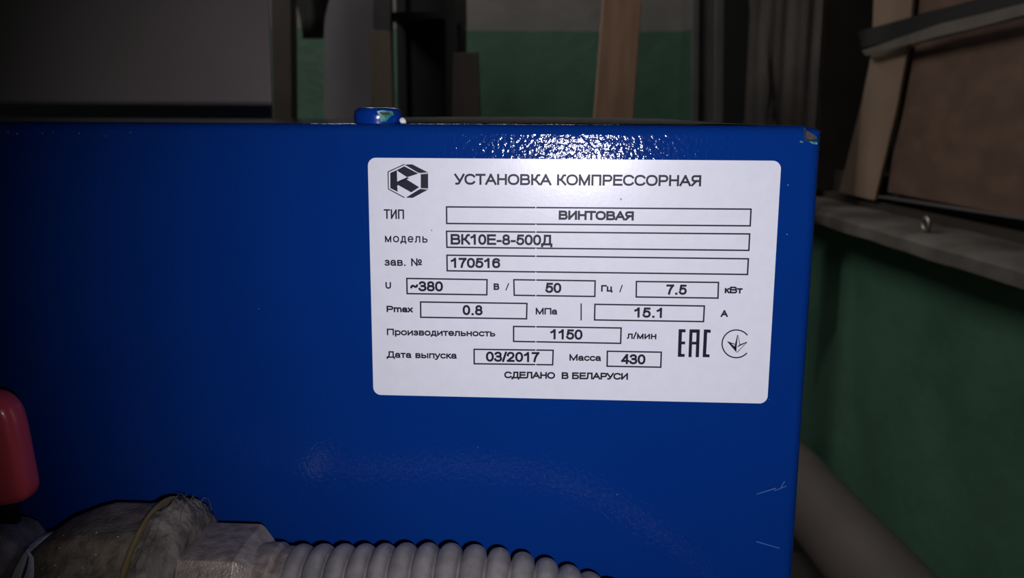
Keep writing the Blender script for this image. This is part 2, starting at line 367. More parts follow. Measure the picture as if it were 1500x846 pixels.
link('rod', tube([(p0.x - .05, p0.y, 2.41), (p0.lerp(p1, .5).x, p0.lerp(p1, .5).y, 2.41), (p1.x + .16, p1.y, 2.41)], .012, 12), GREYW, cu)

# ceiling lamps
for (x, y, _e), lab in zip(LAMPS, ('ceiling lamp over the middle of the room', 'ceiling lamp nearest the back wall')):
    lp = thing('ceiling_lamp', lab, 'lamp', (x, y, HC), 'ceiling lamps')
    link('housing', box(x - .62, x + .62, y - .11, y + .11, HC - .04, HC), LAMPW, lp)
    link('diffuser', box(x - .6, x + .6, y - .1, y + .1, HC - .06, HC - .04), LAMPM, lp)

# ------------------------------------------------------------------ the compressor cabinet
ZT = Z0 + 0.0462                           # height of its top edge
XR = 0.0712; XN = 0.0668; XL = -0.62; DEP = 0.34
comp = thing('air_compressor', 'blue textured sheet steel compressor cabinet with a white rating label', 'compressor', ((XL + XR) / 2, DEP / 2, 0))
def rounded_shell(x0, x1, zt, r, rr=0.0):
    """front sheet folded over the top with radius r and round the right corner with radius rr"""
    bm = bmesh.new()
    prof = [(0.0, 0.10)] + [(0.0, 0.10 + (zt - r - 0.10) * k / 6) for k in range(1, 7)]
    prof += [(r - r * math.cos(a), zt - r + r * math.sin(a)) for a in [PI / 2 * k / 10 for k in range(1, 11)]]
    prof += [(DEP, zt)]
    xs = [x0] + ([x1 - rr] if rr else [x0 + .1, x1])
    cols = [[(x, y, z) for y, z in prof] for x in xs]
    if rr:
        for k in range(1, 9):
            a = PI / 2 * k / 8; dx, dy = rr * math.sin(a), rr * (1 - math.cos(a))
            cols.append([(x1 - rr + dx, max(y, dy) if y < DEP else DEP, zt - (zt - z) if z < zt - r else z - max(0, dx - rr * .5) * .6) for y, z in prof])
    g = [[bm.verts.new(p) for p in c] for c in cols]
    for i in range(len(g) - 1):
        for k in range(len(prof) - 1): bm.faces.new((g[i][k], g[i + 1][k], g[i + 1][k + 1], g[i][k + 1]))
    return bm
fold = 0.0030
bm = rounded_shell(XL, XN, ZT, fold)
link('front_panel', bm, PAINT, comp, smooth=True)
# the folded corner strip at the right: a little lower than the top flange
bm = rounded_shell(XN, XR, ZT - .0006, fold, rr=.0030)
# right side face
v = [bm.verts.new(p) for p in ((XR, .003, .10), (XR, DEP, .10), (XR, DEP, ZT - .004), (XR, .003, ZT - .004))]
bm.faces.new(v)
link('corner_fold', bm, PAINT, comp, smooth=True, autos=60)
link('side_panel', box(XL + .002, XR - .0002, DEP - .004, DEP, .10, ZT - .004), PAINT, comp)
link('side_panel', box(XL, XL + .003, .004, DEP, .10, ZT - .004), PAINT, comp)
link('plinth', box(XL + .02, XR - .02, .02, DEP - .02, 0, .10), DARKM, comp)
# dusty film / mat lying over the top, with a slightly raised crumbly front edge
bm = bmesh.new(); nx, ny = 160, 14; g = []
for i in range(nx + 1):
    x = -.050 + (XN - .012 + .050) * i / nx; c = []
    for k in range(ny + 1):
        y = .0032 + (DEP - .006) * (k / ny) ** 1.6
        h = .00008 + .00022 * (0.5 + noise.noise(Vector((x * 130, y * 60, 0)))) + (0.0012 * math.exp(-((x - .006) / .05) ** 2) * min(1, max(0, (y - .12) / .1)))
        c.append(bm.verts.new((x + (1 - i / nx) * (.02 * noise.noise(Vector((3, y * 22, 0))) - .25 * y), y, ZT + max(h, .00003))))
    g.append(c)
for i in range(nx):
    for k in range(ny): bm.faces.new((g[i][k], g[i + 1][k], g[i + 1][k + 1], g[i][k + 1]))
tag(link('dust_layer', bm, DUST, comp, smooth=True), 'thin grey dust on the top sheet', kind='stuff')
# notch of the corner seam with chipped paint
def onp(px, py, off=0.0): return at(px, py, -off)
def patch(name, pxs, m, parent, off=.00012, label=None, y=None):
    bm = bmesh.new(); f = bm.faces.new([bm.verts.new(onp(x, yv, off) if y is None else at(x, yv, y)) for x, yv in pxs])
    r = bmesh.ops.extrude_face_region(bm, geom=[f])
    for vv in [e for e in r['geom'] if isinstance(e, bmesh.types.BMVert)]: vv.co.y += off * .9
    o = link(name, bm, m, parent)
    if label: o['label'] = label
    return o
patch('seam', [(1177.5, 187), (1180, 187.5), (1181, 204), (1198, 206.5), (1198, 208.5), (1178.5, 206)], DARKM, comp, label='dark notch in the folded corner')
patch('paint_chip', [(1181, 191), (1188, 194), (1196, 200), (1197, 204), (1188, 204), (1181.5, 203)], BARE, comp, label='bare brown chip at the corner')
patch('paint_chip', [(1185, 207), (1192, 207), (1197.5, 208), (1197, 211.5), (1190, 210.5)], PRIMER, comp, label='green primer chip at the corner')
patch('paint_chip', [(1172, 206), (1177, 207), (1176, 209), (1172, 208.5)], PRIMER, comp)
for pts in ([(1108, 723), (1136, 714), (1136.5, 715.5), (1108, 724)], [(1134, 718), (1152, 711), (1152, 712), (1134, 719)], [(1108, 792), (1142, 802), (1142, 803.2), (1108, 793.4)], [(1142, 716), (1149, 704), (1150, 704.5), (1143, 716.5)]):
    patch('scratch', pts, SCR, comp, off=.00006)
for (x, y, s) in ((1154, 271, 1.8), (1153, 343, 1.4), (904, 724, 1.3), (12, 194, 2), (25, 196, 2.2), (62, 195, 1.5), (78, 194, 1.3), (116, 195, 1.4), (155, 199, 1.2), (191, 194, 1.2), (1127, 585, .9), (700, 655, 1), (379, 452, 1)):
    a = random.random() * 3
    patch('fleck', [(x + s * .7 * math.cos(a + t) * random.uniform(.6, 1.2), y + s * .7 * math.sin(a + t) * random.uniform(.6, 1.2)) for t in (0, 1.2, 2.5, 3.6, 5)], FLECK, comp, off=.00006)
# painted bolt head on the top edge
bc = at(553, 178, .0085); bw = (at(588, 170, .0085).x - at(518.5, 170, .0085).x) / 2; bh = at(553, 157.5, .0085).z - ZT
print('bolt', bc, bw, bh)
bm = bmesh.new(); cx, cy = bc.x, .0095
prof = [(bw * .97, -.001), (bw * .97, 0), (bw, bh * .25), (bw, bh * .55), (bw * .97, bh * .78), (bw * .88, bh * .94), (bw * .74, bh), (bw * .3, bh * .99), (0.0002, bh * .98)]
rings = []
for r, z in prof:
    rings.append([bm.verts.new((cx + r * math.cos(2 * PI * k / 36), cy + r * math.sin(2 * PI * k / 36), ZT + z)) for k in range(36)])
for i in range(len(rings) - 1):
    for k in range(36): bm.faces.new((rings[i][k], rings[i][(k + 1) % 36], rings[i + 1][(k + 1) % 36], rings[i + 1][k]))
bm.faces.new(rings[-1]); bm.faces.new(rings[0][::-1])
bolt = link('bolt_head', bm, SMOOTHP, comp, smooth=True, autos=60); bolt['label'] = 'round painted bolt head on the top edge'
def cylpatch(pxs, m, name, off, label=None):
    """patch lying on the bolt's curved side"""
    bm = bmesh.new(); vs = []
    def onbolt(px, py):
        d = ray(px, py); e = Vector((d.x, d.y)); q = Vector((CAM.x - cx, CAM.y - cy)); rr = bw + off
        A, B, C = e.dot(e), 2 * q.dot(e), q.dot(q) - rr * rr; D = B * B - 4 * A * C
        t = (-B - math.sqrt(max(D, 0))) / (2 * A); return CAM + d * t
    n = 4; cxp = sum(p[0] for p in pxs) / len(pxs); cyp = sum(p[1] for p in pxs) / len(pxs)
    c = bm.verts.new(onbolt(cxp, cyp)); rim = []
    for i, p in enumerate(pxs):
        q = pxs[(i + 1) % len(pxs)]
        for k in range(n): rim.append((p[0] + (q[0] - p[0]) * k / n, p[1] + (q[1] - p[1]) * k / n))
    mid = [bm.verts.new(onbolt(cxp + (x - cxp) * .5, cyp + (y - cyp) * .5)) for x, y in rim]; out = [bm.verts.new(onbolt(x, y)) for x, y in rim]
    for i in range(len(rim)):
        j = (i + 1) % len(rim); bm.faces.new((c, mid[i], mid[j])); bm.faces.new((mid[i], out[i], out[j], mid[j]))
    o = link(name, bm, m, bolt, smooth=True); o.matrix_parent_inverse = Matrix(); 
    if label: o['label'] = label
    return o
cylpatch([(552, 163), (560, 161), (575, 163), (577, 168), (570, 172), (566, 178), (558, 178), (556, 170)], PRIMER, 'paint_chip', .00008, 'green primer chip')
cylpatch([(555, 164), (572, 164.5), (571, 168), (561, 169)], BARE, 'paint_chip', .00016, 'bare metal chip')
# small crumb beside the bolt
bm = bmesh.new(); bmesh.ops.create_icosphere(bm, subdivisions=2, radius=.0011)
cc = at(590, 177, .006)
for v in bm.verts: v.co = v.co * (1 + .3 * noise.noise(v.co * 900)) + Vector((cc.x, .006, ZT + .0007))
T(link('crumb', bm, TAPE, smooth=True), 'tiny pale crumb on the blue cabinet top beside the bolt head', 'crumb')

# ------------------------------------------------------------------ the rating label
LY = 0.00022                                # thickness of the label
def lp(px, py, off=0.0): p = at(px, py, -(LY + off)); return p.x, p.z
lx0, lz1 = -0.06, Z0 + .072555 / 2; lx1, lz0 = 0.06, Z0 - .072555 / 2
def rrect(x0, x1, z0, z1, r, n=8):
    pts = []
    for cx_, cz_, a0 in ((x1 - r, z1 - r, 0), (x0 + r, z1 - r, PI / 2), (x0 + r, z0 + r, PI), (x1 - r, z0 + r, 3 * PI / 2)):
        for k in range(n + 1):
            a = a0 + PI / 2 * k / n; pts.append((cx_ + r * math.cos(a), cz_ + r * math.sin(a)))
    return pts
bm = prism([Vector((x, -LY, z)) for x, z in rrect(lx0, lx1, lz0, lz1, .0024)], Vector((0, LY - .00001, 0)))
label = link('rating_label', bm, LABELM, comp); label['label'] = 'white rounded rating label with black print'
INKY = .00003
def flat(name, polys, m=INK, off=INKY, lab=None):
    """flat printed shapes; polys: lists of (x, z) in the label's plane, each [outline] or [outline, hole] as a strip"""
    bm = bmesh.new()
    for poly in polys: bm.faces.new([bm.verts.new((x, -(LY + off), z)) for x, z in poly])
    o = link(name, bm, m, label); o.matrix_parent_inverse = Matrix()
    for p in o.data.polygons: pass
    if lab: o['label'] = lab
    return o
def frame(tl, tr, br, bl, wpx=2.25):
    P = [Vector(lp(*q)) for q in (tl, tr, br, bl)]; t = wpx * .000199
    inn = []
    for i in range(4):
        a, b, c = P[i - 1], P[i], P[(i + 1) % 4]
        inn.append(b + ((a - b).normalized() + (c - b).normalized()) * t)
    flat('field_frame', [[P[i], P[(i + 1) % 4], inn[(i + 1) % 4], inn[i]] for i in range(4)])
for q in (((653, 301.7), (1101.3, 305), (1100, 331.7), (653.3, 328.2)),
          ((653, 337.4), (1099.3, 341.3), (1098, 367.6), (653.6, 363)),
          ((653.6, 372.4), (1097.4, 377.7), (1096, 402.8), (654, 397.4)),
          ((594.8, 406.4), (714.6, 408.3), (714.2, 432.6), (595.3, 430.8)),
          ((751.6, 408.3), (872.9, 410), (872.4, 435), (752.2, 433.2)),
          ((931.2, 410.9), (1053.6, 412.3), (1052.8, 437.4), (930.8, 435.7)),
          ((615, 440.9), (773, 443.1), (772.4, 467.7), (615.3, 465.4)),
          ((870.4, 444.3), (1032.9, 446.8), (1031.6, 471.8), (869.8, 469.3)),
          ((751.3, 476.7), (911, 479), (910.2, 503.6), (751.3, 500.7)),
          ((693.4, 510.2), (811.4, 511.6), (810.6, 535), (693.6, 533.4)),
          ((888.6, 513), (969.8, 514.4), (969, 538.5), (888.2, 537))):
    frame(*q)
flat('bar', [[lp(850.3, 444), lp(852.2, 444), lp(852.2, 469), lp(850.3, 469)]])

# the printed letters: centre lines drawn for each letter, given a stroke width on the label
XH = .725                                   # height of the small letters against the capitals
def EL(cx_, cy_, rx, ry, a0, a1, n=None):
    n = n or max(4, int(abs(a1 - a0) / 12))
    out = []
    for k in range(n + 1):
        a = math.radians(a0 + (a1 - a0) * k / n); c, s_ = math.cos(a), math.sin(a)
        out.append((cx_ + rx * math.copysign(abs(c) ** .88, c), cy_ + ry * math.copysign(abs(s_) ** .88, s_)))
    return out
def bowl(x0, w_, y0, y1, r=None):           # from (x0, y1) out to the right and back to (x0, y0)
    r = r or (y1 - y0) / 2
    return [(x0, y1), (w_ - r, y1)] + EL(w_ - r, (y0 + y1) / 2, r, (y1 - y0) / 2, 90, -90)[1:-1] + [(w_ - r, y0), (x0, y0)]
def G():
    X = XH; g = {}
    def d(ch, w_, *st, l=.10, r=.10): g[ch] = (l, w_, r, st)
    d('А', .94, [(0, 0), (.47, 1), (.94, 0)], [(.17, .33), (.77, .33)], l=.01, r=.03)
    d('Б', .80, [(.74, 1), (0, 1)], [(0, 1), (0, 0)] , bowl(0, .80, 0, .58))
    d('В', .80, [(0, 0), (0, 1)], bowl(0, .74, .54, 1), bowl(0, .80, 0, .54), r=.07)
    d('Г', .62, [(0, 0), (0, 1), (.62, 1)], r=.03)
    d('Д', .96, [(0, -.22), (0, 0), (.96, 0), (.96, -.22)], [(.14, 0), (.26, .3), (.28, .6), (.28, 1), (.82, 1), (.82, 0)], l=.02, r=.03)
    d('Е', .72, [(.72, 1), (0, 1), (0, 0), (.74, 0)], [(0, .53), (.68, .53)], r=.07)
    d('И', .78, [(0, 1), (0, 0)], [(.78, 0), (.78, 1)], [(.04, .06), (.74, .94)])
    d('К', .72, [(0, 0), (0, 1)], [(0, .52), (.24, .52), (.40, .40), (.72, 0)], [(.24, .52), (.40, .66), (.50, .92), (.58, 1), (.70, 1)], r=.02)
    d('Л', .80, [(0, 0), (.10, .02), (.17, .12), (.20, .4), (.20, 1), (.80, 1), (.80, 0)], l=.02)
    d('М', .92, [(0, 0), (0, 1), (.46, .02), (.92, 1), (.92, 0)])
    d('Н', .78, [(0, 0), (0, 1)], [(.78, 0), (.78, 1)], [(0, .53), (.78, .53)])
    d('О', .96, EL(.48, .5, .48, .5, 0, 360), l=.05, r=.05)
    d('П', .78, [(0, 0), (0, 1), (.78, 1), (.78, 0)])
    d('Р', .75, [(0, 0), (0, 1)], bowl(0, .75, .43, 1), r=.05)
    d('С', .90, EL(.48, .5, .48, .5, 36, 324), l=.05, r=.05)
    d('Т', .82, [(0, 1), (.82, 1)], [(.41, 1), (.41, 0)], l=.02, r=.02)
    d('У', .84, [(0, 1), (.42, .32)], [(.84, 1), (.46, .24), (.38, .08), (.27, 0), (.10, 0)], l=0, r=0)
    d('Я', .80, [(.80, 0), (.80, 1)], [(.80, 1), (.28, 1)] + EL(.28, .73, .24, .27, 90, 270)[1:-1] + [(.28, .46), (.80, .46)], [(.46, .46), (.34, .36), (.04, 0)], l=.02)
    d('U', .78, [(0, 1), (0, .36)] + EL(.39, .36, .39, .36, 180, 360)[1:-1] + [(.78, .36), (.78, 1)])
    d('№', 1.18, [(0, 0), (0, 1)], [(.03, .95), (.60, .05)], [(.63, 0), (.63, 1)], EL(1.0, .62, .16, .24, 0, 360), [(.84, .14), (1.16, .14)])
    # figures
    D = dict(l=.05, r=.05)
    d('0', .62, EL(.31, .5, .31, .5, 0, 360), l=.06, r=.06)
    d('1', .34, [(.0, .74), (.18, .83), (.30, 1), (.34, 1)], [(.34, 1), (.34, 0)], l=.10, r=.28)
    d('2', .62, [(.01, .68)] + EL(.31, .71, .29, .29, 165, -20) + [(.50, .46), (.22, .22), (.06, .02)], [(0, 0), (.62, 0)], l=.04, r=.08)
    d('3', .62, EL(.30, .755, .27, .245, 160, -75) , EL(.30, .27, .32, .27, 80, -165), [(.22, .53), (.36, .53)], l=.06, r=.06)
    d('4', .66, [(.52, 0), (.52, 1), (.46, .96), (.02, .27), (.66, .27)], l=.03, r=.05)
    d('5', .62, [(.58, 1), (.12, 1), (.05, .50)] + EL(.30, .33, .32, .33, 130, -160), l=.06, r=.06)
    d('6', .62, EL(.32, .32, .30, .32, 0, 360), [(.02, .32), (.01, .52)] + EL(.33, .60, .32, .40, 165, 35), l=.06, r=.06)
    d('7', .60, [(0, 1), (.60, 1), (.42, .72), (.28, .40), (.20, 0)], l=.06, r=.06)
    d('8', .62, EL(.31, .76, .26, .24, 0, 360), EL(.31, .265, .31, .265, 0, 360), l=.06, r=.06)
    d('~', .62, [(0, .36), (.04, .48), (.14, .56), (.24, .54), (.38, .44), (.48, .42), (.58, .48), (.62, .60)], l=.07, r=.07)
    d('-', .30, [(0, .34), (.30, .34)], l=.08, r=.08)
    d('.', .02, [(0, .0), (.02, .0)], l=.13, r=.13)
    d('/', .30, [(0, -.02), (.30, 1.02)], l=.02, r=.02)
    g[' '] = (.0, .36, .0, ())
    # small letters
    d('а', .56, [(.03, .52)] + EL(.28, .53, .23, .195, 150, 0) + [(.51, .15), (.56, 0)], [(.51, .42), (.22, .37)] + EL(.20, .19, .20, .18, 100, 270) + [(.30, .0), (.44, .08), (.51, .2)], l=.05, r=.06)
    d('в', .54, [(0, 0), (0, X)], bowl(0, .50, .38, X), bowl(0, .54, 0, .38), l=.09, r=.05)
    d('д', .64, [(0, -.2), (0, 0), (.64, 0), (.64, -.2)], [(.10, 0), (.18, .22), (.20, X), (.54, X), (.54, 0)], l=.02, r=.03)
    d('е', .60, [(.02, .36), (.58, .36)], EL(.30, X / 2, .30, X / 2, 0, 318), l=.05, r=.06)
    d('з', .48, EL(.23, .55, .21, .175, 155, -70), EL(.23, .19, .25, .19, 75, -160), [(.16, .38), (.27, .38)], l=.04, r=.05)
    d('и', .56, [(0, X), (0, 0)], [(.56, 0), (.56, X)], [(.03, .06), (.53, X - .06)], l=.09, r=.09)
    d('к', .48, [(0, 0), (0, X)], [(0, .38), (.16, .38), (.48, 0)], [(.16, .38), (.30, .64), (.46, X)], l=.09, r=.02)
    d('л', .58, [(0, 0), (.08, .02), (.12, .12), (.14, X), (.58, X), (.58, 0)], l=.02, r=.09)
    d('м', .68, [(0, 0), (0, X), (.34, .03), (.68, X), (.68, 0)], l=.09, r=.09)
    d('н', .54, [(0, 0), (0, X)], [(.54, 0), (.54, X)], [(0, .38), (.54, .38)], l=.09, r=.09)
    d('о', .64, EL(.32, X / 2, .32, X / 2, 0, 360), l=.05, r=.05)
    d('п', .54, [(0, 0), (0, X), (.54, X), (.54, 0)], l=.09, r=.09)
    d('р', .60, [(0, X), (0, -.27)], EL(.30, X / 2, .30, X / 2, 0, 360), l=.09, r=.05)
    d('с', .56, EL(.31, X / 2, .31, X / 2, 42, 318), l=.05, r=.04)
    d('т', .54, [(0, X), (.54, X)], [(.27, X), (.27, 0)], l=.02, r=.02)
    d('у', .58, [(0, X), (.29, .05)], [(.58, X), (.29, .0), (.22, -.18), (.12, -.26), (.02, -.26)], l=.01, r=.01)
    d('ц', .62, [(0, X), (0, 0), (.62, 0), (.62, -.18)], [(.53, X), (.53, 0)], l=.09, r=.03)
    d('ы', .78, [(0, 0), (0, X)], bowl(0, .52, 0, .42), [(.78, 0), (.78, X)], l=.09, r=.09)
    d('ь', .52, [(0, 0), (0, X)], bowl(0, .52, 0, .42), l=.09, r=.05)
    d('m', .92, [(0, 0), (0, X)], [(0, .5)] + EL(.23, .50, .23, .225, 165, 10) + [(.46, .5), (.46, 0)], [(.46, .5)] + EL(.69, .50, .23, .225, 165, 10) + [(.92, .5), (.92, 0)], l=.09, r=.09)
    d('x', .56, [(.02, 0), (.54, X)], [(.02, X), (.54, 0)], l=.02, r=.02)
    for lat, cyr in (('P', 'Р'), ('a', 'а')): g[lat] = g[cyr]
    return g
GLY = G()
def ribbon(bm, pts, t, y):
    """flat band of width t along pts with mitred corners and square ends"""
    P = [Vector(p) for p in pts]; closed = (P[0] - P[-1]).length < t * .05
    for i in range(1, len(P) - 1):           # a turn sharper than a right angle starts a new stroke
        if (P[i] - P[i - 1]).normalized().dot((P[i + 1] - P[i]).normalized()) < -.2:
            ribbon(bm, pts[:i + 1], t, y); ribbon(bm, pts[i:], t, y - .0000005); return
    if closed: P = P[:-1]
    n = len(P); L_, R_ = [], []
    for i in range(n):
        a = P[i - 1] if (i or closed) else None; b = P[(i + 1) % n] if (i < n - 1 or closed) else None
        p = P[i].copy()
        if a is None: d0 = d1 = (b - p).normalized(); p -= d0 * t / 2
        elif b is None: d0 = d1 = (p - a).normalized(); p += d1 * t / 2
        else: d0, d1 = (p - a).normalized(), (b - p).normalized()
        n0, n1 = Vector((-d0.y, d0.x)), Vector((-d1.y, d1.x)); m_ = n0 + n1
        if m_.length < .35:                  # hairpin: square it off
            L_.append(p + n0 * t / 2 + d0 * t * .4); R_.append(p - n0 * t / 2 + d0 * t * .4)
            L_.append(p + n1 * t / 2 - d1 * t * .4); R_.append(p - n1 * t / 2 - d1 * t * .4); continue
        m_.normalize(); k = min(1.5, 1 / max(.2, m_.dot(n0)))
        L_.append(p + m_ * t / 2 * k); R_.append(p - m_ * t / 2 * k)
    vl = [bm.verts.new((q.x, y, q.y)) for q in L_]; vr = [bm.verts.new((q.x, y, q.y)) for q in R_]; m2 = len(vl)
    for i in range(m2 if closed else m2 - 1):
        j = (i + 1) % m2; bm.faces.new((vl[i], vr[i], vr[j], vl[j]))
def text(s, l, r, h, ref='Н', wt=1.8, space=1.0):
    """l, r: sighted ends of the baseline; h: sighted height of the reference letter; wt: stroke in photograph pixels"""
    A, B = Vector(lp(*l)), Vector(lp(*r)); d = (B - A).normalized(); up = Vector((-d.y, d.x)); up = Vector((0, 1)).lerp(up, .5)
    H = lp(l[0], l[1] - h)[1] - lp(*l)[1]
    if ref == 'н': H /= XH
    t = wt * .000199 * (1.2 if wt > 2.5 else 1.28)
    x = 0; place = []
    for i, ch in enumerate(s):
        lb, w_, rb, st = GLY[ch]
        if i: x += lb + (space - 1) * 1.0 + (.14 if wt > 2.5 else .10)
        place.append((x, w_, st)); x += w_ + rb
    total = place[-1][0] + place[-1][1]
    sc = ((B - A).length - t) / total
    bm = bmesh.new(); q = 0
    for x, w_, st in place:
        for line in st:
            ribbon(bm, [A + d * (t / 2 + (x + u) * sc) + up * (t / 2 + v * (H - t)) for u, v in line], t, -(LY + INKY) - q * .000001); q = (q + 1) % 4
    me = bpy.data.meshes.new('lettering'); bm.to_mesh(me); bm.free(); me.materials.append(INK)
    o = bpy.data.objects.new('lettering', me); COL.objects.link(o); o.parent = label
    return o
TEXTS = [
 ('УСТАНОВКА КОМПРЕССОРНАЯ', (665.5, 270.3), (1026.8, 272.8), 16.2, 'Н', 2.6, 1.0),
 ('ТИП', (562.3, 320.3), (592, 320.8), 14.2, 'Н', 1.75, 1.14),
 ('модель', (564, 354.6), (626.4, 355.3), 9.0, 'н', 1.55, 1.16),
 ('зав. №', (563.5, 389), (618.3, 389.5), 11.4, 'Н', 1.7, 1.04),
 ('ВИНТОВАЯ', (818.3, 321.6), (928.3, 322.9), 13.6, 'Н', 2.75, 1.0),
 ('ВК10Е-8-500Д', (660.2, 358), (809.2, 359.3), 15.6, 'Н', 2.75, 1.0),
 ('170516', (660.4, 392), (732.7, 392.6), 14.8, 'Н', 2.75, 1.0),
 ('U', (564.8, 422.6), (573, 422.6), 9.8, 'Н', 1.7, 1.0),
 ('~380', (601, 426.3), (649, 426.7), 14.9, 'Н', 2.75, 1.0),
 ('В', (723.1, 424.5), (731.4, 424.5), 9.8, 'Н', 1.95, 1.0),
 ('/', (740.4, 425), (745.8, 425), 10.4, 'Н', 1.3, 1.0),
 ('50', (798.8, 428.7), (822.2, 429), 15, 'Н', 2.75, 1.0),
 ('Гц', (880.4, 426.9), (897.2, 427), 9.8, 'Н', 1.95, 1.0),
 ('/', (907.2, 427.8), (912, 427.8), 10.6, 'Н', 1.3, 1.0),
 ('7.5', (975.7, 431.3), (1005.8, 431.6), 15, 'Н', 2.75, 1.05),
 ('кВт', (1061.3, 429.3), (1087.6, 429.7), 10, 'Н', 1.95, 1.0),
 ('Pmax', (566.3, 456.8), (605, 457.4), 9.4, 'Н', 1.85, 1.02),
 ('0.8', (677.7, 461.2), (707, 461.6), 14.9, 'Н', 2.75, 1.05),
 ('МПа', (784.7, 460.3), (816.2, 460.6), 9.8, 'Н', 1.75, 1.0),
 ('15.1', (928.8, 464.8), (969.5, 465.4), 15, 'Н', 2.75, 1.05),
 ('А', (1055.4, 464), (1066.2, 464), 10, 'Н', 1.95, 1.0),
 ('Производительность', (566.8, 490.6), (725.6, 492.7), 9.7, 'Н', 1.7, 1.02),
 ('1150', (806, 496.6), (853.2, 497.4), 15, 'Н', 2.75, 1.0),
 ('л/мин', (918.2, 496), (961.4, 496.7), 7.5, 'н', 1.7, 1.02),
 ('Дата выпуска', (566.3, 523.6), (669, 525.2), 9.7, 'Н', 1.7, 1.02),
 ('03/2017', (711.8, 529.3), (790, 530.2), 14.8, 'Н', 2.75, 1.0),
 ('Масса', (834, 527.9), (880.3, 528.6), 9.6, 'Н', 1.75, 1.02),
 ('430', (909.5, 532.9), (945.3, 533.5), 14.8, 'Н', 2.75, 1.0),
 ('СДЕЛАНО  В БЕЛАРУСИ', (738.6, 553.6), (919.8, 556), 10, 'Н', 1.95, 1.02),
]
for t in TEXTS: text(*t)
# vertical print flaw crossing the frames at x = 785
gp = []
for y in (304, 330, 339, 365, 374.5, 400, 410, 433.8, 478.5, 501.5, 512.2, 534):
    gp.append([lp(784.4, y - 2.3), lp(785.5, y - 2.3), lp(785.5, y + 2.3), lp(784.4, y + 2.3)])
flat('print_flaw', gp, GAPM, INKY + .00002)
flat('speck', [[lp(908.6, 293), lp(909.2, 290.2), lp(910.6, 290.2), lp(909.8, 293)]]); flat('speck', [[lp(631.8, 336), lp(632.6, 335.8), lp(633, 338.4), lp(632.2, 338.6)]])

# hexagonal emblem
def lg(pts): return [lp(560 + x / 13.225, 232 + y / 13.225) for x, y in pts]
def band(pts, wd):                           # open line of constant width
    out = []
    for (x0, y0), (x1, y1) in zip(pts, pts[1:]):
        d = math.hypot(x1 - x0, y1 - y0); nx_, ny_ = -(y1 - y0) / d * wd / 2, (x1 - x0) / d * wd / 2
        out.append([(x0 + nx_, y0 + ny_), (x1 + nx_, y1 + ny_), (x1 - nx_, y1 - ny_), (x0 - nx_, y0 - ny_)])
    return out
E_ = [[(155, 280), (283, 222), (290, 448), (290, 525), (298, 645), (155, 572)],      # stem
      [(283, 222), (425, 150), (698, 292), (480, 362), (302, 246)],                   # upper arm
      [(480, 362), (524, 384), (472, 404), (300, 462), (290, 455), (292, 446)],
      [(290, 455), (445, 405), (472, 404), (716, 556), (560, 655), (310, 516), (290, 525)]]
E_ += [[(430, 118), (578, 112), (885, 268), (735, 280), (700, 278)],                   # upper side
       [(745, 305), (884, 296), (884, 578), (745, 574)],                               # right side
       [(455, 758), (590, 762), (885, 604), (735, 592), (700, 606)]]
E_ += band([(430, 112), (112, 258), (118, 590), (430, 757)], 19)
E_ += band([(735, 292), (884, 284)], 5) + band([(738, 588), (884, 592)], 5) + band([(884, 268), (886, 604)], 6)
flat('emblem', [lg(p) for p in E_], lab='black hexagonal emblem')
# conformity mark and the circled leaf mark
def mk(pts): return [lp(970 + x / 10, 470 + y / 10) for x, y in pts]
EACP = [[(241, 118), (292, 118), (278, 523), (228, 523)], [(290, 118), (344, 120), (342, 164), (288, 164)], [(284, 298), (338, 300), (336, 340), (283, 340)], [(279, 478), (330, 482), (329, 523), (277, 523)],
        [(400, 120), (446, 120), (430, 528), (384, 526)], [(504, 120), (552, 122), (538, 528), (489, 528)], [(444, 120), (506, 120), (505, 170), (443, 170)], [(440, 302), (500, 302), (499, 342), (438, 342)],
        [(611, 122), (662, 122), (642, 528), (592, 528)], [(658, 122), (712, 126), (710, 172), (656, 168)], [(640, 484), (695, 488), (693, 530), (640, 528)]]
flat('conformity_mark', [mk(p) for p in EACP])
cp = [(1100 - 30 + 0, 0)]
arc = [(1085 + 208 * math.cos(a), 332 + 203 * math.sin(a)) for a in [math.radians(-38 - k * 281 / 40) for k in range(41)]]
leaf = [[(1100, 200), (1108, 204), (1090, 380), (1086, 460), (1082, 455), (1060, 362)], [(1104, 200), (1112, 204), (1142, 338), (1132, 340)],
        [(948, 295), (975, 300), (1082, 388), (1087, 460), (1078, 448)], [(960, 297), (1062, 330), (1060, 345), (1000, 325)],
        [(1128, 345), (1242, 300), (1230, 320), (1140, 362), (1095, 385), (1098, 378)], [(1246, 302), (1240, 318), (1098, 462), (1088, 458), (1100, 446)]]
flat('leaf_mark', [mk(p) for p in band(arc, 19) + leaf])

# ------------------------------------------------------------------ fittings in front of the panel
FY = -0.034
KP = (FY - CAM.y) / F                        # metres per pixel there, roughly
AX = 893                                     # row of the axis
def fx(px): return at(px, AX, FY).x
AZ = at(430, AX, FY).z
def rr(py, px): return at(px, py, FY).z - AZ
def turned(prof, seg=48, rfun=None, phase=0.0, bm=None):    # prof: (x, radius)
    return tube([(x, FY, AZ) for x, r in prof], [r for x, r in prof], seg, rfun=rfun, bm=bm, phase=phase)
def poly_r(nf, rot=0.0, soft=1.0):
    """radius factor that turns a circle into a regular polygon"""
    def f(i, th, r):
        a = ((th - rot) % (2 * PI / nf)) - PI / nf
        return r * (math.cos(PI / nf) / math.cos(a) * soft + (1 - soft))
    return f
px = fx
rC = rr(752, 180)                            # coupling
print('AZ', AZ, 'rC', rC, 'hose r', rr(812, 548))

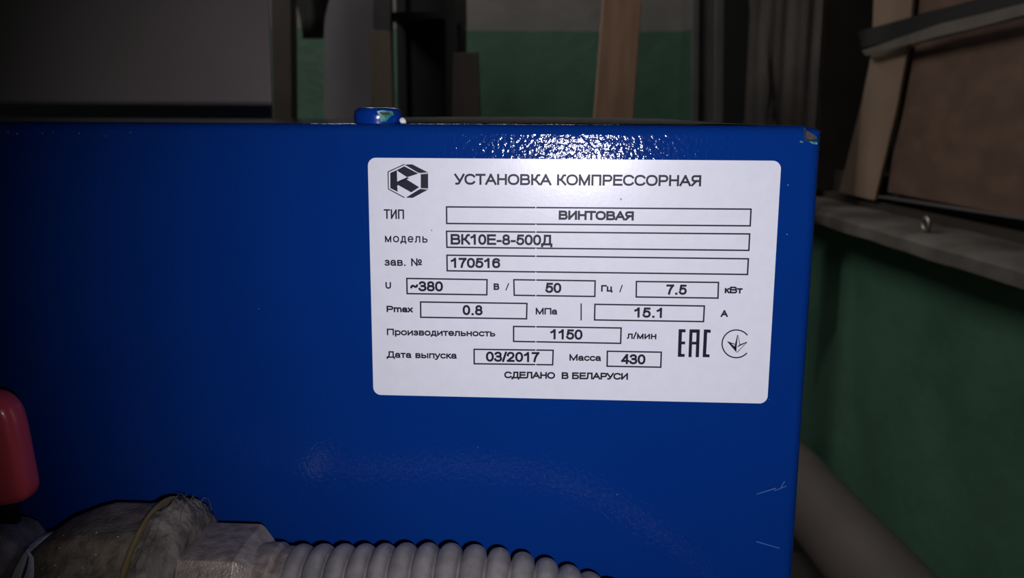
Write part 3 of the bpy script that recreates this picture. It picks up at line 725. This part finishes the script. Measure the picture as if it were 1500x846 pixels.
valve = thing('ball_valve', 'grey metal ball valve with a red handle at the lower left edge', 'valve', (px(-150), FY, AZ))
rN = rr(764, 10)
o = link('valve_body', turned([(px(-420), rN * .6), (px(-400), rN * .8), (px(-250), rN * 1.12), (px(-120), rN * 1.12), (px(-70), rN * .92), (px(-62), rN * .9)]), STEEL, valve, smooth=True, autos=40)
o = link('end_nut', turned([(px(-62), rN * .92), (px(-52), rN * .98), (px(14), rN * .98), (px(30), rN * .93), (px(44), rN * .82), (px(52), rN * .7)], 96, poly_r(8, .2, .8)), STEEL, valve, smooth=True, autos=25)
o = link('thread', turned([(px(46), rN * .62), (px(150), rN * .60)]), STEELD, valve, smooth=True, autos=40)
# inlet elbow back to the machine
xe = px(-420)
pts = [(xe + .004, FY, AZ)] + [(xe - .02 * math.sin(a), FY + .02 - .02 * math.cos(a), AZ) for a in [PI / 2 * k / 8 for k in range(9)]] + [(xe - .02, .0, AZ)]
link('inlet_elbow', tube(pts, .012, 28), STEEL, valve, smooth=True, autos=50)
# stem and red vinyl handle
sx = px(-60)
link('stem', tube([(sx, FY, AZ + rN * .8), (sx, FY, at(0, 752, FY).z), (sx, FY, at(0, 715, FY).z)], .0045, 20), DARKM, valve, smooth=True, autos=50)
link('lever_plate', box(sx - .012, px(41), FY - .0012, FY + .0012, at(0, 764, FY).z, at(0, 728, FY).z), DARKM, valve)  # lever part; its near-black colour holds the shadow beneath the handle
HP = [(-140, 737), (-140, 640), (-110, 592), (-60, 572), (-10, 570), (6, 575), (20, 586), (29, 600), (35, 622), (43, 665), (51, 705), (52, 716), (48, 726), (38, 732), (14, 736.5), (-20, 738)]
bm = bmesh.new()
fr = [at(x, y, FY - .0035) for x, y in HP]; cen = sum(fr, Vector()) / len(fr)
layers = []
for yo, s in ((-.0052, .80), (-.0048, .90), (-.0036, .965), (-.0018, 1.0), (.0018, 1.0), (.0036, .965), (.0048, .90), (.0052, .80)):
    inset = (1 - s) * .02
    ring = []
    for i, p in enumerate(fr):
        a, b = fr[i - 1], fr[(i + 1) % len(fr)]; t = (b - a).normalized(); nn = Vector((t.z, 0, -t.x))
        if nn.dot(cen - p) < 0: nn = -nn
        ring.append(bm.verts.new(p + nn * inset + Vector((0, yo, 0))))
    layers.append(ring)
for i in range(len(layers) - 1):
    for k in range(len(fr)): bm.faces.new((layers[i][k], layers[i][(k + 1) % len(fr)], layers[i + 1][(k + 1) % len(fr)], layers[i + 1][k]))
bm.faces.new(layers[0]); bm.faces.new(layers[-1][::-1])
o = link('handle', bm, RED, valve, smooth=True, autos=50); o['label'] = 'red vinyl coated handle'
m_ = o.modifiers.new('sub', 'SUBSURF'); m_.levels = 1; m_.render_levels = 2

# white thread tape between valve and coupling with a torn end
tp = link('thread_tape', turned([(px(60), rN * .62), (px(61), rN * .78), (px(66), rN * .81), (px(76), rN * .82), (px(82), rN * .7)], 48), TAPE, valve, smooth=True, autos=60)
tp['label'] = 'white thread tape'
bm = bmesh.new(); L_ = []
for i, (x, y, wd, dy) in enumerate(((40, 872, 9, 0), (41, 852, 8, -.001), (45, 832, 5.5, -.002), (46, 816, 3.5, -.003), (40, 803, .6, -.004))):
    p = at(x, y, FY - rN * .86 + dy); L_.append([bm.verts.new(p + Vector((-wd * KP, 0, 0))), bm.verts.new(p + Vector((0, -.0008, 0))), bm.verts.new(p + Vector((wd * KP, 0, 0)))])
for i in range(4):
    for k in range(2): bm.faces.new((L_[i][k], L_[i][k + 1], L_[i + 1][k + 1], L_[i + 1][k]))
bmesh.ops.solidify(bm, geom=list(bm.faces), thickness=.0003)
o = link('tape_end', bm, TAPE, tp, smooth=True); o.matrix_parent_inverse = Matrix.Translation((0, 0, 0)); o['label'] = 'torn loose end of the tape'

hose = thing('flexible_hose', 'grey corrugated metal hose with threaded couplings below the label', 'hose', (px(400), FY, AZ))
o = link('coupling', turned([(px(74), rC * .66), (px(78), rC * .76), (px(100), rC * .88), (px(140), rC * 1.0), (px(158), rC * 1.035), (px(212), rC * 1.035), (px(222), rC * 1.06), (px(237), rC * 1.07)], 96, poly_r(8, .42, .85)), STEELD, hose, smooth=True, autos=22)
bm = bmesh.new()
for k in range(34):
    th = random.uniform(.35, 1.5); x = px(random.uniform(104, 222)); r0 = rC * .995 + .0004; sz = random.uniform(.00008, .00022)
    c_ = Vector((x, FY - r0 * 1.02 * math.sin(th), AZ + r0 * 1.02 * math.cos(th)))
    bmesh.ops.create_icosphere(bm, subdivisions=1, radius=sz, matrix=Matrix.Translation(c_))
o = link('glint_grains', bm, TAPE, hose); o['kind'] = 'stuff'  # tiny pale balls standing in for glints on the coupling's metal
o = link('retaining_ring', turned([(px(237), rC * .9), (px(237), rC * 1.085), (px(238.5), rC * 1.105), (px(241), rC * 1.105), (px(243), rC * 1.085), (px(243), rC * .9)], 64), BRASSR, hose, smooth=True, autos=40)
o['label'] = 'yellowish ring on the coupling'
# hemp sealing fibre wound in the joint
def lump(i, th, r): return r * (1 + .055 * noise.noise(Vector((i * .9, 3 * math.cos(th), 3 * math.sin(th)))) + .03 * noise.noise(Vector((i * 2.3, 9 * math.cos(th), 9 * math.sin(th)))))
xs = [242 + 50 * k / 14 for k in range(15)]
pr = [(px(x), rC * (1.04 + .05 * math.sin(PI * min(1, k / 9)) - (.17 * max(0, (k - 8) / 6) ** 1.5))) for k, x in enumerate(xs)]
o = link('sealing_fibre', turned(pr, 90, lump), FLAX, hose, smooth=True)
o['label'] = 'grey lumpy sealing fibre'
bm = bmesh.new()
for k in range(46):
    th = random.uniform(-.9, 1.9); x = px(random.uniform(246, 282)); r0 = rC * random.uniform(1.0, 1.05); ln = random.uniform(.0015, .005)
    a = random.uniform(-.8, .8); pts = []
    for j in range(5):
        t = j / 4; rr_ = r0 + ln * .5 * math.sin(PI * t) * random.uniform(.6, 1.2) + (ln * .55 * t if k < 5 else 0); tt = th + ln * t * 60 * math.cos(a); 
        pts.append((x + ln * t * math.sin(a) * .8, FY - rr_ * math.sin(tt), AZ + rr_ * math.cos(tt)))
    tube(pts, .00008, 4, bm=bm)
o = link('loose_fibre', bm, FLAX, hose); o['kind'] = 'stuff'
rH = rr(776, 330)
o = link('hex_nut', turned([(px(286), rH * .92), (px(290), rH * 1.0), (px(368), rH * 1.0), (px(374), rH * .97), (px(390), rH * .82)], 96, poly_r(6, .50, .9)), STEEL, hose, smooth=True, autos=22)
rK = rr(802, 370)
o = link('collar', turned([(px(372), rK * .9), (px(374), rK * .98), (px(380), rK), (px(407), rK), (px(411), rK * .97), (px(413), rK * .93), (px(418), rK * .95), (px(428), rK * .95), (px(431), rK * .90)], 64), STEEL, hose, smooth=True, autos=35)
# corrugated hose
ctrl = [(425, 890, 0), (480, 890, 0), (550, 890, 0), (620, 889, 0), (690, 892, 0), (760, 904, 0), (830, 925, 0), (900, 958, .002), (970, 1005, .003), (1040, 1075, .004), (1090, 1160, .006), (1120, 1280, .008), (1130, 1420, .010), (1128, 1520, .010)]
cps = [at(x, y, FY) + Vector((0, dy, 0)) for x, y, dy in ctrl]
def catmull(P, n=20):
    out = []
    for i in range(len(P) - 1):
        p0, p1, p2, p3 = P[max(i - 1, 0)], P[i], P[i + 1], P[min(i + 2, len(P) - 1)]
        for k in range(n):
            t = k / n; out.append(.5 * ((2 * p1) + (p2 - p0) * t + (2 * p0 - 5 * p1 + 4 * p2 - p3) * t * t + (3 * p1 - p0 - 3 * p2 + p3) * t ** 3))
    out.append(P[-1]); return out
cv = catmull(cps); acc = [0]
for a, b in zip(cv, cv[1:]): acc.append(acc[-1] + (b - a).length)
pitch = 34.5 * KP; per = 14; tot = acc[-1]; nst = int(tot / pitch * per); path = []; rad = []
RM = rr(812, 548); j = 0
for i in range(nst + 1):
    s = i * pitch / per
    while j < len(acc) - 2 and acc[j + 1] < s: j += 1
    path.append(cv[j].lerp(cv[j + 1], (s - acc[j]) / max(1e-9, acc[j + 1] - acc[j])))
    fr_ = (i % per) / per; rad.append(RM - .0036 + .0036 * math.sqrt(max(0, 1 - (2 * fr_ - 1) ** 2)) ** .9)
link('corrugated_tube', tube(path, rad, 48), HOSEM, hose, smooth=True)
# lower end: nut screwed to a port in the panel
e0 = path[-1]; tdir = (path[-1] - path[-6]).normalized()
link('hose_end_nut', tube([e0 - tdir * .002, e0 + tdir * .018], RM * 1.05, 6), STEEL, hose)
q = e0 + tdir * .016
link('port_elbow', tube([q, q + tdir * .012, q + tdir * .020 + Vector((0, .006, 0)), Vector((q.x, -.006, (q + tdir * .024).z)), Vector((q.x, -.0006, (q + tdir * .024).z))], RM * .6, 20), STEEL, hose, smooth=True, autos=50)
